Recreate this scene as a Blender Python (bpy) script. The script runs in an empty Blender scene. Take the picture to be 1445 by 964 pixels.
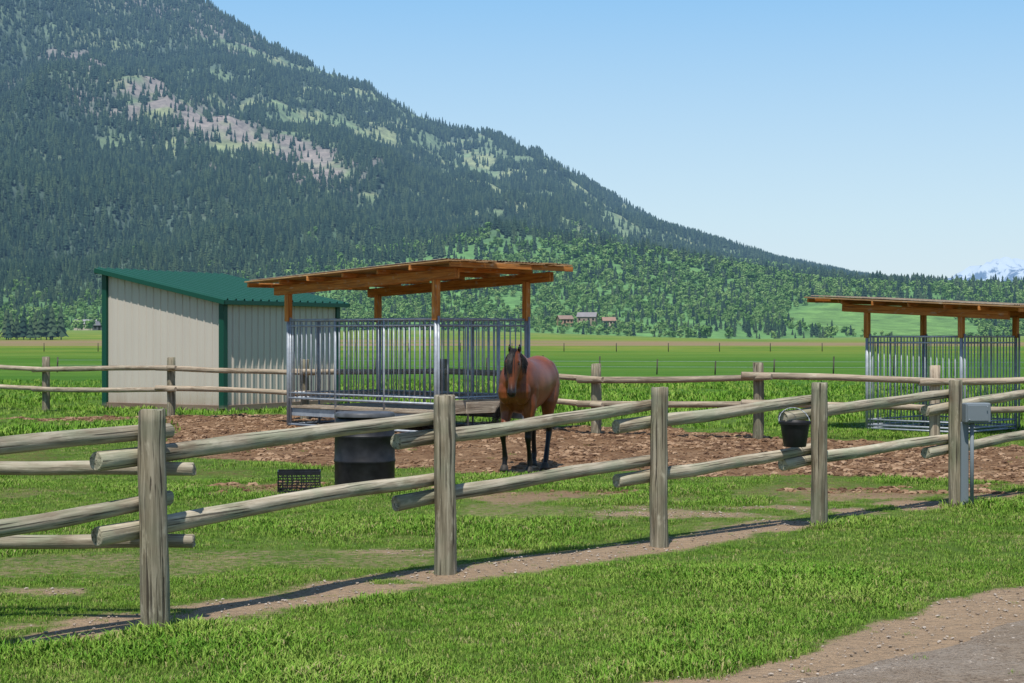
import bpy, bmesh, math, random
import numpy as np
from mathutils import Vector, Matrix, Quaternion, noise as mnoise
random.seed(7); rng=np.random.default_rng(7)
scene=bpy.context.scene
root=scene.collection

# ------------------------------------------------------------ helpers
def link(o,parent=None):
    root.objects.link(o)
    if parent is not None: o.parent=parent
    return o
def empty(name,loc=(0,0,0)):
    e=bpy.data.objects.new(name,None); e.location=loc; e.empty_display_size=.2
    return link(e)
def mesh_obj(name,verts,faces,mat=None,parent=None,smooth=False):
    me=bpy.data.meshes.new(name); me.from_pydata([tuple(v) for v in verts],[],faces); me.update()
    if mat: me.materials.append(mat)
    if smooth: me.polygons.foreach_set('use_smooth',[True]*len(me.polygons))
    o=bpy.data.objects.new(name,me)
    return link(o,parent)

def _h(ix,iy,seed):
    n=(ix.astype(np.int64)*374761393+iy.astype(np.int64)*668265263+seed*1442695041)&0x7fffffff
    n=((n^(n>>13))*1274126177)&0x7fffffff
    n=(n^(n>>16))&0xffff
    return n/65535.0
def vnoise(x,y,seed=0):
    x=np.asarray(x,float);y=np.asarray(y,float)
    ix=np.floor(x);iy=np.floor(y);fx=x-ix;fy=y-iy
    fx=fx*fx*(3-2*fx);fy=fy*fy*(3-2*fy)
    a=_h(ix,iy,seed);b=_h(ix+1,iy,seed);c=_h(ix,iy+1,seed);d=_h(ix+1,iy+1,seed)
    return (a*(1-fx)+b*fx)*(1-fy)+(c*(1-fx)+d*fx)*fy
def fbm(x,y,o=4,seed=0):
    s=0;a=.5;t=0
    for i in range(o):
        s=s+a*vnoise(np.asarray(x)*2**i,np.asarray(y)*2**i,seed+i*17);t+=a;a*=.5
    return s/t
def sst(a,b,x):
    t=np.clip((x-a)/(b-a),0,1);return t*t*(3-2*t)

# ------------------------------------------------------------ material helpers
class NT:
    def __init__(s,name):
        s.m=bpy.data.materials.new(name); s.m.use_nodes=True
        s.t=s.m.node_tree; s.n=s.t.nodes; s.l=s.t.links
        s.b=s.n['Principled BSDF']
        s.b.inputs['Specular IOR Level'].default_value=.25
    def put(s,sock,v):
        if isinstance(v,bpy.types.NodeSocket): s.l.new(v,sock)
        elif isinstance(v,(tuple,list)):
            if len(v)==3 and sock.type=='RGBA': v=(*v,1)
            sock.default_value=v
        else: sock.default_value=v
    def obj(s): return s.n.new('ShaderNodeTexCoord').outputs['Object']
    def pos(s): return s.n.new('ShaderNodeNewGeometry').outputs['Position']
    def rnd(s): return s.n.new('ShaderNodeObjectInfo').outputs['Random']
    def map(s,v,scale=(1,1,1),loc=(0,0,0),rot=(0,0,0)):
        m=s.n.new('ShaderNodeMapping'); s.put(m.inputs['Vector'],v); s.put(m.inputs['Scale'],scale); s.put(m.inputs['Location'],loc); s.put(m.inputs['Rotation'],rot)
        return m.outputs[0]
    def noise(s,v,scale=5,det=4,rough=.55,dist=0):
        n=s.n.new('ShaderNodeTexNoise'); s.put(n.inputs['Vector'],v); n.inputs['Scale'].default_value=scale
        n.inputs['Detail'].default_value=det; n.inputs['Roughness'].default_value=rough; n.inputs['Distortion'].default_value=dist
        return n.outputs['Fac']
    def ramp(s,f,stops):
        r=s.n.new('ShaderNodeValToRGB'); s.put(r.inputs[0],f); e=r.color_ramp.elements
        while len(e)<len(stops): e.new(.5)
        for k,(p,c) in zip(e,stops):
            k.position=p; k.color=(*c,1) if len(c)==3 else c
        return r.outputs[0]
    def mr(s,f,a,b,c=0,d=1):
        r=s.n.new('ShaderNodeMapRange'); r.clamp=True; s.put(r.inputs[0],f)
        for i,v in enumerate((a,b,c,d)): s.put(r.inputs[i+1],v)
        return r.outputs[0]
    def mix(s,f,a,b,mode='MIX'):
        m=s.n.new('ShaderNodeMix'); m.data_type='RGBA'; m.blend_type=mode
        s.put(m.inputs[0],f); s.put(m.inputs[6],a); s.put(m.inputs[7],b); return m.outputs[2]
    def math(s,op,a,b=0.0):
        m=s.n.new('ShaderNodeMath'); m.operation=op; s.put(m.inputs[0],a); s.put(m.inputs[1],b); return m.outputs[0]
    def sep(s,v):
        m=s.n.new('ShaderNodeSeparateXYZ'); s.put(m.inputs[0],v); return m.outputs
    def attr(s,name):
        a=s.n.new('ShaderNodeAttribute'); a.attribute_name=name; return a.outputs
    def bump(s,h,strength=.3,dist=.01):
        b=s.n.new('ShaderNodeBump'); b.inputs['Strength'].default_value=strength; b.inputs['Distance'].default_value=dist
        s.put(b.inputs['Height'],h); s.l.new(b.outputs[0],s.b.inputs['Normal'])
    def fin(s,col=None,rough=None,metal=None,spec=None):
        if col is not None: s.put(s.b.inputs['Base Color'],col)
        if rough is not None: s.put(s.b.inputs['Roughness'],rough)
        if metal is not None: s.put(s.b.inputs['Metallic'],metal)
        if spec is not None: s.put(s.b.inputs['Specular IOR Level'],spec)
        return s.m

def wood_mat(name,c1,c2,c3,green=(.2,.24,.13),gamt=.5,crack=.7,scale=1.0):
    k=NT(name); o=k.obj(); r=k.rnd()
    off=k.n.new('ShaderNodeCombineXYZ'); k.put(off.inputs[2],k.math('MULTIPLY',r,37.0)); 
    add=k.n.new('ShaderNodeVectorMath'); add.operation='ADD'; k.put(add.inputs[0],o); k.l.new(off.outputs[0],add.inputs[1])
    v=add.outputs[0]
    g=k.noise(k.map(v,(26*scale,26*scale,1.5*scale)),1.0,6,.68,.4)
    col=k.ramp(g,[(.36,c1),(.5,c2),(.63,c3)])
    lo=k.noise(v,2.3,3,.6)
    col=k.mix(k.mr(lo,.45,.62,0,gamt),col,green)
    st=k.noise(k.map(v,(9,9,2.4)),1.0,5,.65)
    col=k.mix(k.mr(st,.55,.68,0,.6),col,(.13,.09,.055))
    st2=k.noise(k.map(v,(14,14,5),loc=(3,8,1)),1.0,4,.6)
    col=k.mix(k.mr(st2,.60,.70,0,.5),col,(.55,.50,.38))
    cr=k.noise(k.map(v,(60*scale,60*scale,1.0*scale)),1.0,3,.5,.2)
    cm=k.mr(cr,.59,.65,0,crack)
    col=k.mix(cm,col,(.035,.027,.02))
    tint=k.mr(r,0,1,.82,1.15)
    col=k.mix(1.0,col,tint,'MULTIPLY')
    k.bump(k.math('SUBTRACT',g,cm),.6,.014)
    return k.fin(col,.85)

M_post=wood_mat('weathered_post',(.135,.115,.078),(.235,.20,.14),(.36,.315,.235),(.16,.185,.12),.45,.85)
M_rail=wood_mat('weathered_rail',(.22,.185,.13),(.37,.32,.235),(.50,.44,.34),(.24,.285,.185),.5,.75)
M_rail2=wood_mat('far_rail',(.22,.17,.125),(.37,.295,.215),(.48,.40,.30),(.26,.235,.17),.4,.5)
M_orange=wood_mat('stained_timber',(.36,.115,.022),(.52,.19,.04),(.62,.27,.07),(.42,.18,.06),.3,.3)
M_ply=wood_mat('roof_boards',(.26,.15,.07),(.38,.22,.10),(.46,.30,.15),(.30,.2,.1),.3,.3)
M_rsheet=wood_mat('weathered_roof_top',(.16,.13,.10),(.26,.21,.15),(.34,.28,.2),(.18,.12,.08),.5,.3)

def steel():
    k=NT('galvanised_steel'); n=k.noise(k.obj(),9,4)
    col=k.ramp(n,[(.3,(.25,.28,.32)),(.7,(.42,.45,.49))])
    return k.fin(col,k.mr(n,.3,.7,.6,.4),.25)
M_steel=steel()
def plastic(name,c,r=.5):
    k=NT(name); n=k.noise(k.obj(),7,5)
    col=k.mix(k.mr(n,.4,.8,0,.5),c,tuple(min(1,x*3+.02) for x in c)); k.bump(n,.1,.01)
    return k.fin(col,r,spec=.3)
M_black=plastic('black_plastic',(.010,.010,.012),.5)
M_dgrey=plastic('dark_grey_lid',(.06,.062,.068),.5)
def painted(name,c,dirt=(.3,.24,.17),r=.5,h=.5):
    k=NT(name); o=k.obj(); z=k.sep(k.pos())[2]; n=k.noise(k.map(o,(3,3,.5)),1,5)
    col=k.mix(k.mr(n,.35,.75,0,.25),c,tuple(x*.72 for x in c))
    d=k.math('MULTIPLY',k.mr(z,0,h,1,0),k.mr(n,.3,.6,.3,.9))
    return k.fin(k.mix(d,col,dirt),r)
M_wall=painted('beige_wall_sheet',(.52,.465,.40),r=.55)
M_trim=painted('green_trim',(.007,.065,.042),r=.4,h=.15)
M_roofg=painted('green_roof_sheet',(.016,.085,.062),r=.45,h=.1)
M_brown=painted('brown_skirt',(.09,.04,.03),r=.8)
M_greybox=painted('grey_enamel',(.17,.2,.22),r=.45,h=.01)

# ------------------------------------------------------------ ground functions
P=[(-5.33,5.75),(-3.70,7.70),(-2.087,9.67),(-0.48,11.91),(1.222,13.61),(2.794,14.98),(4.505,16.66),(6.15,18.25),(7.85,19.9)]
P1=np.array([-2.087,9.67]); FD=np.array([.686,.728]); FN=np.array([-.728,.686])
def gh(X,Y):
    X=np.asarray(X,float);Y=np.asarray(Y,float)
    near=1-sst(60,140,np.hypot(X,Y))
    h=.05*(fbm(X*.5,Y*.5,3,5)-.5)*near
    h=h+.09*(fbm(X*2.2,Y*2.2,3,9)-.5)*near*dirt(X,Y)*(.45+.55*sst(17,20,Y))
    far=5.5*sst(380,1000,Y)*(1-sst(-60,160,X))
    far=far+2.2*sst(500,1000,Y)*sst(100,300,X)
    return h+far
def dirt(X,Y):
    X=np.asarray(X,float);Y=np.asarray(Y,float)
    n=fbm(X*.9,Y*.9,4,21)-.5; n2=fbm(X*2.7,Y*2.7,3,31)-.5
    dl=np.interp(X,[-20,-7.5,-6.2,-5,-3,0,3,6,12],[34.2,33.6,30,23.4,22.0,21.2,20.7,19.0,17.2])
    du=np.interp(X,[-20,-7,-4,0,3,5,7,14],[35.6,35.6,36,32.5,30.5,28,26,25])
    c=sst(-.45,.45,Y-dl+n*4.2)*sst(-.45,.45,du-Y+n*3.5)
    s=(X-P1[0])*FN[0]+(Y-P1[1])*FN[1]; a=(X-P1[0])*FD[0]+(Y-P1[1])*FD[1]
    strip=1-sst(.12,.58,np.abs(s-.42+n*.5)); strip=strip*sst(-.26,.10,n2+n+.08)
    ins=sst(.3,1.0,s)*(1-sst(24,28,Y))
    pat=np.zeros_like(X)
    for (px,py,rx,ry) in [(2.5,14.9,1.5,.9),(2.0,15.9,1.1,.9),(.2,17.9,1.3,.7),(-2.7,18.8,.6,.8),(4.2,17.9,1.4,.8),(-.7,13.3,.9,.6),(6.5,19.0,1.2,.6),(-1.3,18.6,.9,.6),(-3.2,11.2,.9,.4)]:
        pat=np.maximum(pat,1-sst(.0,1.3,np.hypot((X-px)/rx,(Y-py)/ry)+(n+n2*.8)*2.6))
    thin=sst(.0,.20,fbm(X*.55+3,Y*.55,5,77)-.5)*.42
    road=sst(-.12,.16,-s-3.02+n*.7)
    out=np.maximum.reduce([c,strip*.85,(pat*.66)*ins,thin*ins])
    out=np.maximum(out,road)
    return np.clip(out,0,1)

def ground_material():
    k=NT('ground_grass_and_dirt'); p=k.pos(); xyz=k.sep(p); d=k.attr('dirt')['Fac']
    n1=k.noise(p,1.3,5,.6); n2=k.noise(p,14,5,.65); n3=k.noise(p,60,3,.6)
    near=k.ramp(n1,[(.3,(.06,.13,.014)),(.5,(.10,.185,.024)),(.7,(.16,.22,.045))])
    near=k.mix(k.mr(n3,.35,.7,.0,.45),near,(.14,.155,.05))
    f1=k.noise(k.map(p,(.012,.045,1)),1,5,.6); f2=k.noise(k.map(p,(.25,.6,1)),1,5,.7)
    far=k.ramp(f1,[(.3,(.055,.155,.016)),(.5,(.085,.20,.024)),(.68,(.14,.24,.04))])
    far=k.mix(k.mr(f2,.4,.7,0,.55),far,(.045,.115,.013))
    col=k.mix(k.mr(xyz[1],28,60),near,far)
    yb=k.mr(xyz[1],110,230); yel=k.noise(k.map(p,(.02,.03,1)),1,8,.9)
    col=k.mix(k.math('MULTIPLY',yb,k.mr(yel,.44,.60,0,.75)),col,(.29,.27,.055))
    br=k.math('MULTIPLY',k.mr(xyz[1],290,330),k.mr(xyz[1],460,560,1,0))
    col=k.mix(k.math('MULTIPLY',br,k.mr(k.noise(k.map(p,(.008,.02,1)),1,4),.38,.50,0,.85)),col,(.27,.18,.12))
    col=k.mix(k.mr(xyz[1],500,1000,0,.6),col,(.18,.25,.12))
    dn=k.noise(p,3.2,6,.7); big=k.noise(p,.55,4,.6)
    dc=k.ramp(dn,[(.25,(.135,.070,.036)),(.43,(.26,.150,.080)),(.60,(.37,.235,.135)),(.8,(.46,.33,.21))])
    dc=k.mix(k.mr(big,.44,.60,0,.6),dc,(.20,.108,.056))
    dc=k.mix(k.mr(n2,.48,.62,0,.8),dc,(.095,.05,.028))
    path=k.mr(xyz[1],16,20,1,0); dc=k.mix(k.math('MULTIPLY',path,.6),dc,(.48,.36,.24))
    fac=k.mr(k.math('ADD',d,k.math('MULTIPLY',k.math('SUBTRACT',n2,.5),1.3)),.30,.66)
    hb=k.math('ADD',k.math('MULTIPLY',n2,1.0),k.math('MULTIPLY',n3,.4))
    k.bump(hb,.9,.09)
    return k.fin(k.mix(fac,col,dc),.95,spec=.1)
def axis(lo,hi,step,mn,mx,g=1.13):
    a=list(np.arange(lo,hi+1e-6,step)); s=step; x=hi
    while x<mx: s*=g; x+=s; a.append(x)
    s=step;x=lo; b=[]
    while x>mn: s*=g; x-=s; b.append(x)
    return np.array(b[::-1]+a)
xs=axis(-13,14,.12,-16000,16000,1.11); ys=axis(6,37,.11,-300,24000,1.09)
XX,YY=np.meshgrid(xs,ys); nx,ny=len(xs),len(ys)
ZZ=gh(XX,YY)
def grid_mesh(name,XX,YY,ZZ,mat,attrs={},smooth=True):
    ny,nx=XX.shape
    v=np.stack([XX.ravel(),YY.ravel(),ZZ.ravel()],1)
    i=np.arange(nx*ny).reshape(ny,nx)
    f=np.stack([i[:-1,:-1].ravel(),i[:-1,1:].ravel(),i[1:,1:].ravel(),i[1:,:-1].ravel()],1)
    me=bpy.data.meshes.new(name); me.vertices.add(len(v)); me.vertices.foreach_set('co',v.ravel())
    me.loops.add(f.size); me.loops.foreach_set('vertex_index',f.ravel().astype(np.int32))
    me.polygons.add(len(f)); me.polygons.foreach_set('loop_start',(np.arange(len(f))*4).astype(np.int32))
    me.update(calc_edges=True); me.validate()
    me.polygons.foreach_set('use_smooth',[smooth]*len(f))
    me.materials.append(mat)
    for n,a in attrs.items():
        if a.ndim==2:
            at=me.attributes.new(n,'FLOAT','POINT'); at.data.foreach_set('value',a.ravel().astype(np.float32))
        else:
            at=me.attributes.new(n,'FLOAT_COLOR','POINT')
            c=np.concatenate([a.reshape(-1,3),np.ones((a.shape[0]*a.shape[1],1))],1)
            at.data.foreach_set('color',c.ravel().astype(np.float32))
    return link(bpy.data.objects.new(name,me))
grid_mesh('ground',XX,YY,ZZ,ground_material(),{'dirt':dirt(XX,YY)})

# road sheet
k=NT('packed_gravel'); p=k.pos(); n=k.noise(p,5,6,.7); n2=k.noise(p,45,4,.7); n3=k.noise(k.map(p,(1,1,1),rot=(0,0,-.815)),1.2,3)
c=k.ramp(n,[(.25,(.29,.21,.145)),(.5,(.45,.35,.255)),(.75,(.56,.465,.37))]); c=k.mix(k.mr(n3,.45,.65,0,.5),c,(.52,.44,.36)); c=k.mix(k.mr(n2,.50,.64,0,.7),c,(.18,.125,.085))
k.bump(k.math('ADD',n2,n),1.0,.07); M_road=k.fin(c,.95,spec=.1)
aa=np.arange(-6,34,.12); ss=np.linspace(0,1,30)
A,S=np.meshgrid(aa,ss)
edge=-3.42+.30*(fbm(A*.8,A*0,4,3)-.5)*2
SS=edge+(-6.9-edge)*S
RX=P1[0]+FD[0]*A+FN[0]*SS; RY=P1[1]+FD[1]*A+FN[1]*SS
RZ=gh(RX,RY)+.008*sst(0,.06,S)+.0035
grid_mesh('dirt_road',RX,RY,RZ,M_road)

# ------------------------------------------------------------ scatter by geometry nodes
def variants(name,objs):
    c=bpy.data.collections.new(name)
    for o in objs: c.objects.link(o)
    return c
def raw_obj(name,verts,faces,mat,smooth=False):
    me=bpy.data.meshes.new(name); me.from_pydata([tuple(v) for v in verts],[],faces); me.update(); me.materials.append(mat)
    if smooth: me.polygons.foreach_set('use_smooth',[True]*len(me.polygons))
    return bpy.data.objects.new(name,me)
def scatter(name,pts,scl,rot,coll):
    me=bpy.data.meshes.new(name); n=len(pts); me.vertices.add(n)
    me.vertices.foreach_set('co',np.asarray(pts,np.float32).ravel())
    a=me.attributes.new('scl','FLOAT_VECTOR','POINT'); a.data.foreach_set('vector',np.asarray(scl,np.float32).ravel())
    a=me.attributes.new('rot','FLOAT_VECTOR','POINT'); a.data.foreach_set('vector',np.asarray(rot,np.float32).ravel())
    o=link(bpy.data.objects.new(name,me))
    ng=bpy.data.node_groups.new(name+'_gn','GeometryNodeTree')
    ng.interface.new_socket('Geometry',in_out='INPUT',socket_type='NodeSocketGeometry')
    ng.interface.new_socket('Geometry',in_out='OUTPUT',socket_type='NodeSocketGeometry')
    N=ng.nodes;L=ng.links
    i=N.new('NodeGroupInput');ou=N.new('NodeGroupOutput')
    ip=N.new('GeometryNodeInstanceOnPoints'); ci=N.new('GeometryNodeCollectionInfo')
    ci.inputs['Collection'].default_value=coll; ci.inputs['Separate Children'].default_value=True; ci.inputs['Reset Children'].default_value=True
    ra=N.new('GeometryNodeInputNamedAttribute'); ra.data_type='FLOAT_VECTOR'; ra.inputs[0].default_value='rot'
    sa=N.new('GeometryNodeInputNamedAttribute'); sa.data_type='FLOAT_VECTOR'; sa.inputs[0].default_value='scl'
    L.new(i.outputs[0],ip.inputs['Points']); L.new(ci.outputs[0],ip.inputs['Instance']); ip.inputs['Pick Instance'].default_value=True
    L.new(ra.outputs[0],ip.inputs['Rotation']); L.new(sa.outputs[0],ip.inputs['Scale']); L.new(ip.outputs[0],ou.inputs[0])
    m=o.modifiers.new('scatter','NODES'); m.node_group=ng
    return o

def grass_mat(name,a,b,c_):
    k=NT(name); r=k.rnd(); p=k.pos(); z=k.sep(k.obj())[2]
    n=k.noise(p,.8,6,.7)
    col=k.ramp(k.math('ADD',k.math('MULTIPLY',r,.35),k.math('MULTIPLY',n,.65)),[(.28,a),(.46,b),(.68,c_)])
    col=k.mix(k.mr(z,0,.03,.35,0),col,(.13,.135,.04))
    return k.fin(col,.65,spec=.15)
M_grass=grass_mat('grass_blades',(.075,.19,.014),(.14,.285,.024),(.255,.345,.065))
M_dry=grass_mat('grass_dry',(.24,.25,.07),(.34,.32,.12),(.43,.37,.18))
def tuft(name,n,spread,h,w,mat,seed):
    R=random.Random(seed); V=[];F=[]
    for i in range(n):
        r=spread*math.sqrt(R.random()); t=R.random()*6.283; x=r*math.cos(t);y=r*math.sin(t)
        hh=h*(.45+.75*R.random()**1.3); ww=w*(.6+.7*R.random()); d=R.random()*6.283; le=hh*(.1+1.0*R.random())
        dx,dy=math.cos(d),math.sin(d); sx,sy=-dy*ww,dx*ww
        b=len(V)
        V+= [(x-sx,y-sy,-.01),(x+sx,y+sy,-.01),(x+dx*le*.35-sx*.8,y+dy*le*.35-sy*.8,hh*.6),(x+dx*le*.35+sx*.8,y+dy*le*.35+sy*.8,hh*.6),(x+dx*le,y+dy*le,hh*(1 if le<hh*.6 else .85))]
        F+= [(b,b+1,b+3,b+2),(b+2,b+3,b+4)]
    return raw_obj(name,V,F,mat)
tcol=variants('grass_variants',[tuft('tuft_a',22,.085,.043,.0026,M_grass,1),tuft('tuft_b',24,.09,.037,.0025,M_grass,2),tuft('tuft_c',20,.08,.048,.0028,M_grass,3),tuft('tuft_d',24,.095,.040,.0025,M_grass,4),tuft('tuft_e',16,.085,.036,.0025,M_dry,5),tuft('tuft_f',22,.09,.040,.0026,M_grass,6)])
def sample(dmin,dmax,dens,marg=1.6):
    n=int(dens*(.36*(dmax**2-dmin**2)+2*marg*(dmax-dmin)))
    Y=np.sqrt(rng.random(n)*(dmax**2-dmin**2)+dmin**2); X=(rng.random(n)*2-1)*(.34*Y+marg)
    return X,Y
X1,Y1=sample(6.8,12.5,430); X2,Y2=sample(12.5,20,200); X3,Y3=sample(20,30,70); 
X=np.concatenate([X1,X2,X3]);Y=np.concatenate([Y1,Y2,Y3])
dm=dirt(X,Y)+(fbm(X*6,Y*6,2,55)-.5)*.7
keep=rng.random(len(X))>sst(.10,.85,dm)*.99
X=X[keep];Y=Y[keep]
s_=(X-P1[0])*FN[0]+(Y-P1[1])*FN[1]
tall=fbm(X*.6,Y*.6,4,8)
sc=.45+.8*sst(.46,.76,tall)+rng.random(len(X))*.35
sc=sc*np.where(s_<-.15,1.0,.9)*(1-.5*sst(.05,.4,dirt(X,Y)))
sc=sc*(1+.30*sst(12,26,Y))
edge=np.exp(-((s_+.05)/.12)**2); sc=sc*(1+.8*edge*(tall>.5))
for (px,py) in P: sc=sc*(1+.6*np.exp(-((X-px)**2+(Y-py)**2)/.03))
scatter('grass',np.stack([X,Y,gh(X,Y)],1),np.stack([sc*1.2,sc*1.2,sc],1),np.stack([np.zeros_like(X),np.zeros_like(X),rng.random(len(X))*6.28],1),tcol)
bcol=variants('meadow_variants',[tuft('mtuft_a',22,.30,.14,.010,M_grass,11),tuft('mtuft_b',22,.33,.12,.010,M_grass,12),tuft('mtuft_c',20,.28,.17,.012,M_grass,13)])
X,Y=sample(27,65,11,4)
keep=rng.random(len(X))>sst(.1,.4,dirt(X,Y)+0*X); keep&=rng.random(len(X))<(1-.75*sst(30,65,Y)) 
X=X[keep];Y=Y[keep]; sc=.35+rng.random(len(X))*.9*sst(.3,.7,fbm(X*.3,Y*.3,3,4))+.02*(Y-27)*.3
scatter('meadow_grass',np.stack([X,Y,gh(X,Y)],1),np.stack([sc*1.2,sc*1.2,sc],1),np.stack([0*X,0*X,rng.random(len(X))*6.28],1),bcol)
def rock(name,mat,seed):
    bm=bmesh.new(); bmesh.ops.create_icosphere(bm,subdivisions=2,radius=1)
    for v in bm.verts:
        v.co*= .75+.5*mnoise.noise(v.co*1.4+Vector((seed*5,0,0))); v.co.z*=.6
    me=bpy.data.meshes.new(name); bm.to_mesh(me); bm.free(); me.materials.append(mat); return bpy.data.objects.new(name,me)
k=NT('clod_earth'); c=k.ramp(k.rnd(),[(0,(.085,.045,.026)),(.5,(.20,.115,.062)),(1,(.36,.24,.15))]); M_clod=k.fin(c,.95)
k=NT('pebble_grey'); c=k.ramp(k.rnd(),[(0,(.2,.15,.11)),(.5,(.34,.28,.22)),(1,(.48,.42,.36))]); M_peb=k.fin(c,.9)
ccol=variants('clod_variants',[rock('clod_a',M_clod,1),rock('clod_b',M_clod,2)])
pcol=variants('pebble_variants',[rock('peb_a',M_peb,3),rock('peb_b',M_peb,4)])
X,Y=sample(18,36,170,1); dd=dirt(X,Y); keep=(dd>.5)&(rng.random(len(X))<.12+.88*sst(.42,.62,fbm(X*1.2,Y*1.2,3,61))); X=X[keep];Y=Y[keep]
sc=.014+.065*rng.random(len(X))**3
scatter('dirt_clods',np.stack([X,Y,gh(X,Y)+.003],1),np.stack([sc*1.3,sc,sc],1),np.stack([0*X,0*X,rng.random(len(X))*6.28],1),ccol)
X,Y=sample(6.8,17,260,2); dd=dirt(X,Y); keep=dd>.5; X=X[keep];Y=Y[keep]
sc=.003+.011*rng.random(len(X))**4
scatter('gravel',np.stack([X,Y,gh(X,Y)+.008],1),np.stack([sc*1.3,sc,sc],1),np.stack([0*X,0*X,rng.random(len(X))*6.28],1),pcol)

# ------------------------------------------------------------ logs and fences
def log(name,p1,p2,r1,r2,mat,parent,seed=0,bow=0.0,dome=True,seg=16,rings=14):
    p1=Vector(p1);p2=Vector(p2);L=(p2-p1).length;R=random.Random(seed)
    V=[];F=[]; ph=R.random()*9
    zs=[0,.006]+[ .006+(L-.012)*i/rings for i in range(1,rings)]+[L-.006,L]
    bd=R.random()*6.28
    for j,z in enumerate(zs):
        t=z/L; r=r1*(1-t)+r2*t
        if j==0 or j==len(zs)-1: r*=.88
        b=bow*math.sin(math.pi*t)
        wob=.006*mnoise.noise(Vector((t*4,ph,0)))*2
        for i in range(seg):
            a=6.28318*i/seg
            rr=r*(1+.10*mnoise.noise(Vector((math.cos(a)*1.2,math.sin(a)*1.2,z*2.4+ph)))+.05*mnoise.noise(Vector((math.cos(a)*5,math.sin(a)*5,z*1.2+ph))))
            zz=z+(.012*mnoise.noise(Vector((math.cos(a)*1.5,math.sin(a)*1.5,ph))) if j>=len(zs)-2 or j<2 else 0)
            V.append((rr*math.cos(a)+b*math.cos(bd)+wob,rr*math.sin(a)+b*math.sin(bd)+wob,zz))
    n=len(zs)
    for j in range(n-1):
        for i in range(seg):
            a=j*seg+i;b=j*seg+(i+1)%seg
            F.append((a,b,b+seg,a+seg))
    F.append(tuple(range(seg-1,-1,-1))); F.append(tuple((n-1)*seg+i for i in range(seg)))
    o=mesh_obj(name,V,F,mat,parent,True)
    o.data.polygons[-1].use_smooth=False;o.data.polygons[-2].use_smooth=False
    o.location=p1; o.rotation_mode='QUATERNION'; o.rotation_quaternion=(p2-p1).to_track_quat('Z','Y')
    return o
fence=empty('wooden_rail_fence')
postz=[1.28,1.29,1.30,1.305,1.31,1.31,1.29,1.3,1.3]
radp=[.08,.08,.085,.08,.075,.075,.07,.075,.075]
lean=[(0,0),(0,0),(-.035,.01),(-.01,0),(.0,.01),(.005,0),(-.005,.02),(0,0),(0,0)]
for i,(x,y) in enumerate(P):
    g=float(gh(x,y))
    log('fence_post',(x,y,g-.25),(x+lean[i][0],y+lean[i][1],postz[i]),radp[i]*1.03,radp[i]*.95,M_post,fence,i,.006,rings=24,seg=20)
off=Vector((-.728,.686,0))*.135
def rail(i,zl,zr,seed,r=.054):
    a=Vector((*P[i],0));b=Vector((*P[i+1],0));d=(b-a).normalized()
    p=a-d*.36+off; q=b+d*.20+off
    p.z=zl;q.z=zr
    log('fence_rail',p,q,r*1.06,r*.84,M_rail,fence,seed,.016,rings=26)
for i in range(len(P)-1):
    rail(i,[1.02,1.04,1.005,.975,.99,1.0,.985,1.0,1.0][i],[1.15,1.165,1.14,1.175,1.16,1.155,1.15,1.15,1.15][i],40+i)
    rail(i,[.57,.585,.58,.535,.55,.575,.56,.56,.56][i],[.72,.755,.695,.70,.71,.69,.70,.70,.7][i],60+i)
bf=empty('wooden_rail_fence')
for z,s in ((.93,1),(.485,2)):
    log('fence_rail',(-1.93,9.98,z),(-4.75,9.93,z+.005),.042,.046,M_rail,bf,80+s,.012)
    log('fence_rail',(-4.4,9.93,z-.06),(-7.3,10.0,z),.042,.046,M_rail,bf,90+s,.012)
for x in (-4.58,-7.1): log('fence_post',(x,9.82,-.2),(x,9.82,1.28),.078,.074,M_post,bf,int(-x*9))

bfence=empty('wooden_rail_fence')
B=[(-17.8,42.6),(-14.3,40.6),(-10.83,38.2),(-7.38,35.6),(-4.36,34.6),(-1.34,32.4),(1.5,29.3),(4.15,27.7),(7.1,27.6),(10.2,27.6),(13.2,27.6)]
for i,(x,y) in enumerate(B):
    log('fence_post',(x,y,-.2),(x,y,1.27+.03*math.sin(i*3)),.095,.09,M_post if i!=8 else M_rail2,bfence,200+i,seg=12,rings=6)
for i in range(len(B)-1):
    a=Vector((*B[i],0));b=Vector((*B[i+1],0));d=(b-a).normalized();o2=Vector((d.y,-d.x,0))*.14
    for j,(zl,zr) in enumerate(((.97,1.06),(.52,.60))):
        if i%2: zl,zr=zr,zl
        p=a-d*.3+o2;q=b+d*.3+o2;p.z=zl+.02*math.sin(i*2+j);q.z=zr
        log('fence_rail',p,q,.062,.052,M_rail2,bfence,300+i*2+j,.03,seg=10,rings=8)

# ------------------------------------------------------------ boxes, tubes
def beam(name,p1,p2,w,h,mat,parent,up=(0,0,1),bev=.004):
    p1=Vector(p1);p2=Vector(p2);t=(p2-p1);L=t.length;t.normalize()
    upv=Vector(up); s=t.cross(upv)
    if s.length<1e-3: s=t.cross(Vector((1,0,0)))
    s.normalize(); u=s.cross(t).normalized()
    bm=bmesh.new(); bmesh.ops.create_cube(bm,size=1)
    for v in bm.verts: v.co=Vector((v.co.x*w,v.co.y*h,(v.co.z+.5)*L))
    if bev: bmesh.ops.bevel(bm,geom=bm.edges[:],offset=bev,segments=1,affect='EDGES')
    me=bpy.data.meshes.new(name); bm.to_mesh(me); bm.free(); me.materials.append(mat)
    o=bpy.data.objects.new(name,me); link(o,parent)
    m=Matrix((s,u,t)).transposed().to_4x4(); m.translation=p1; o.matrix_world=m
    if parent: o.matrix_local=m
    return o
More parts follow.
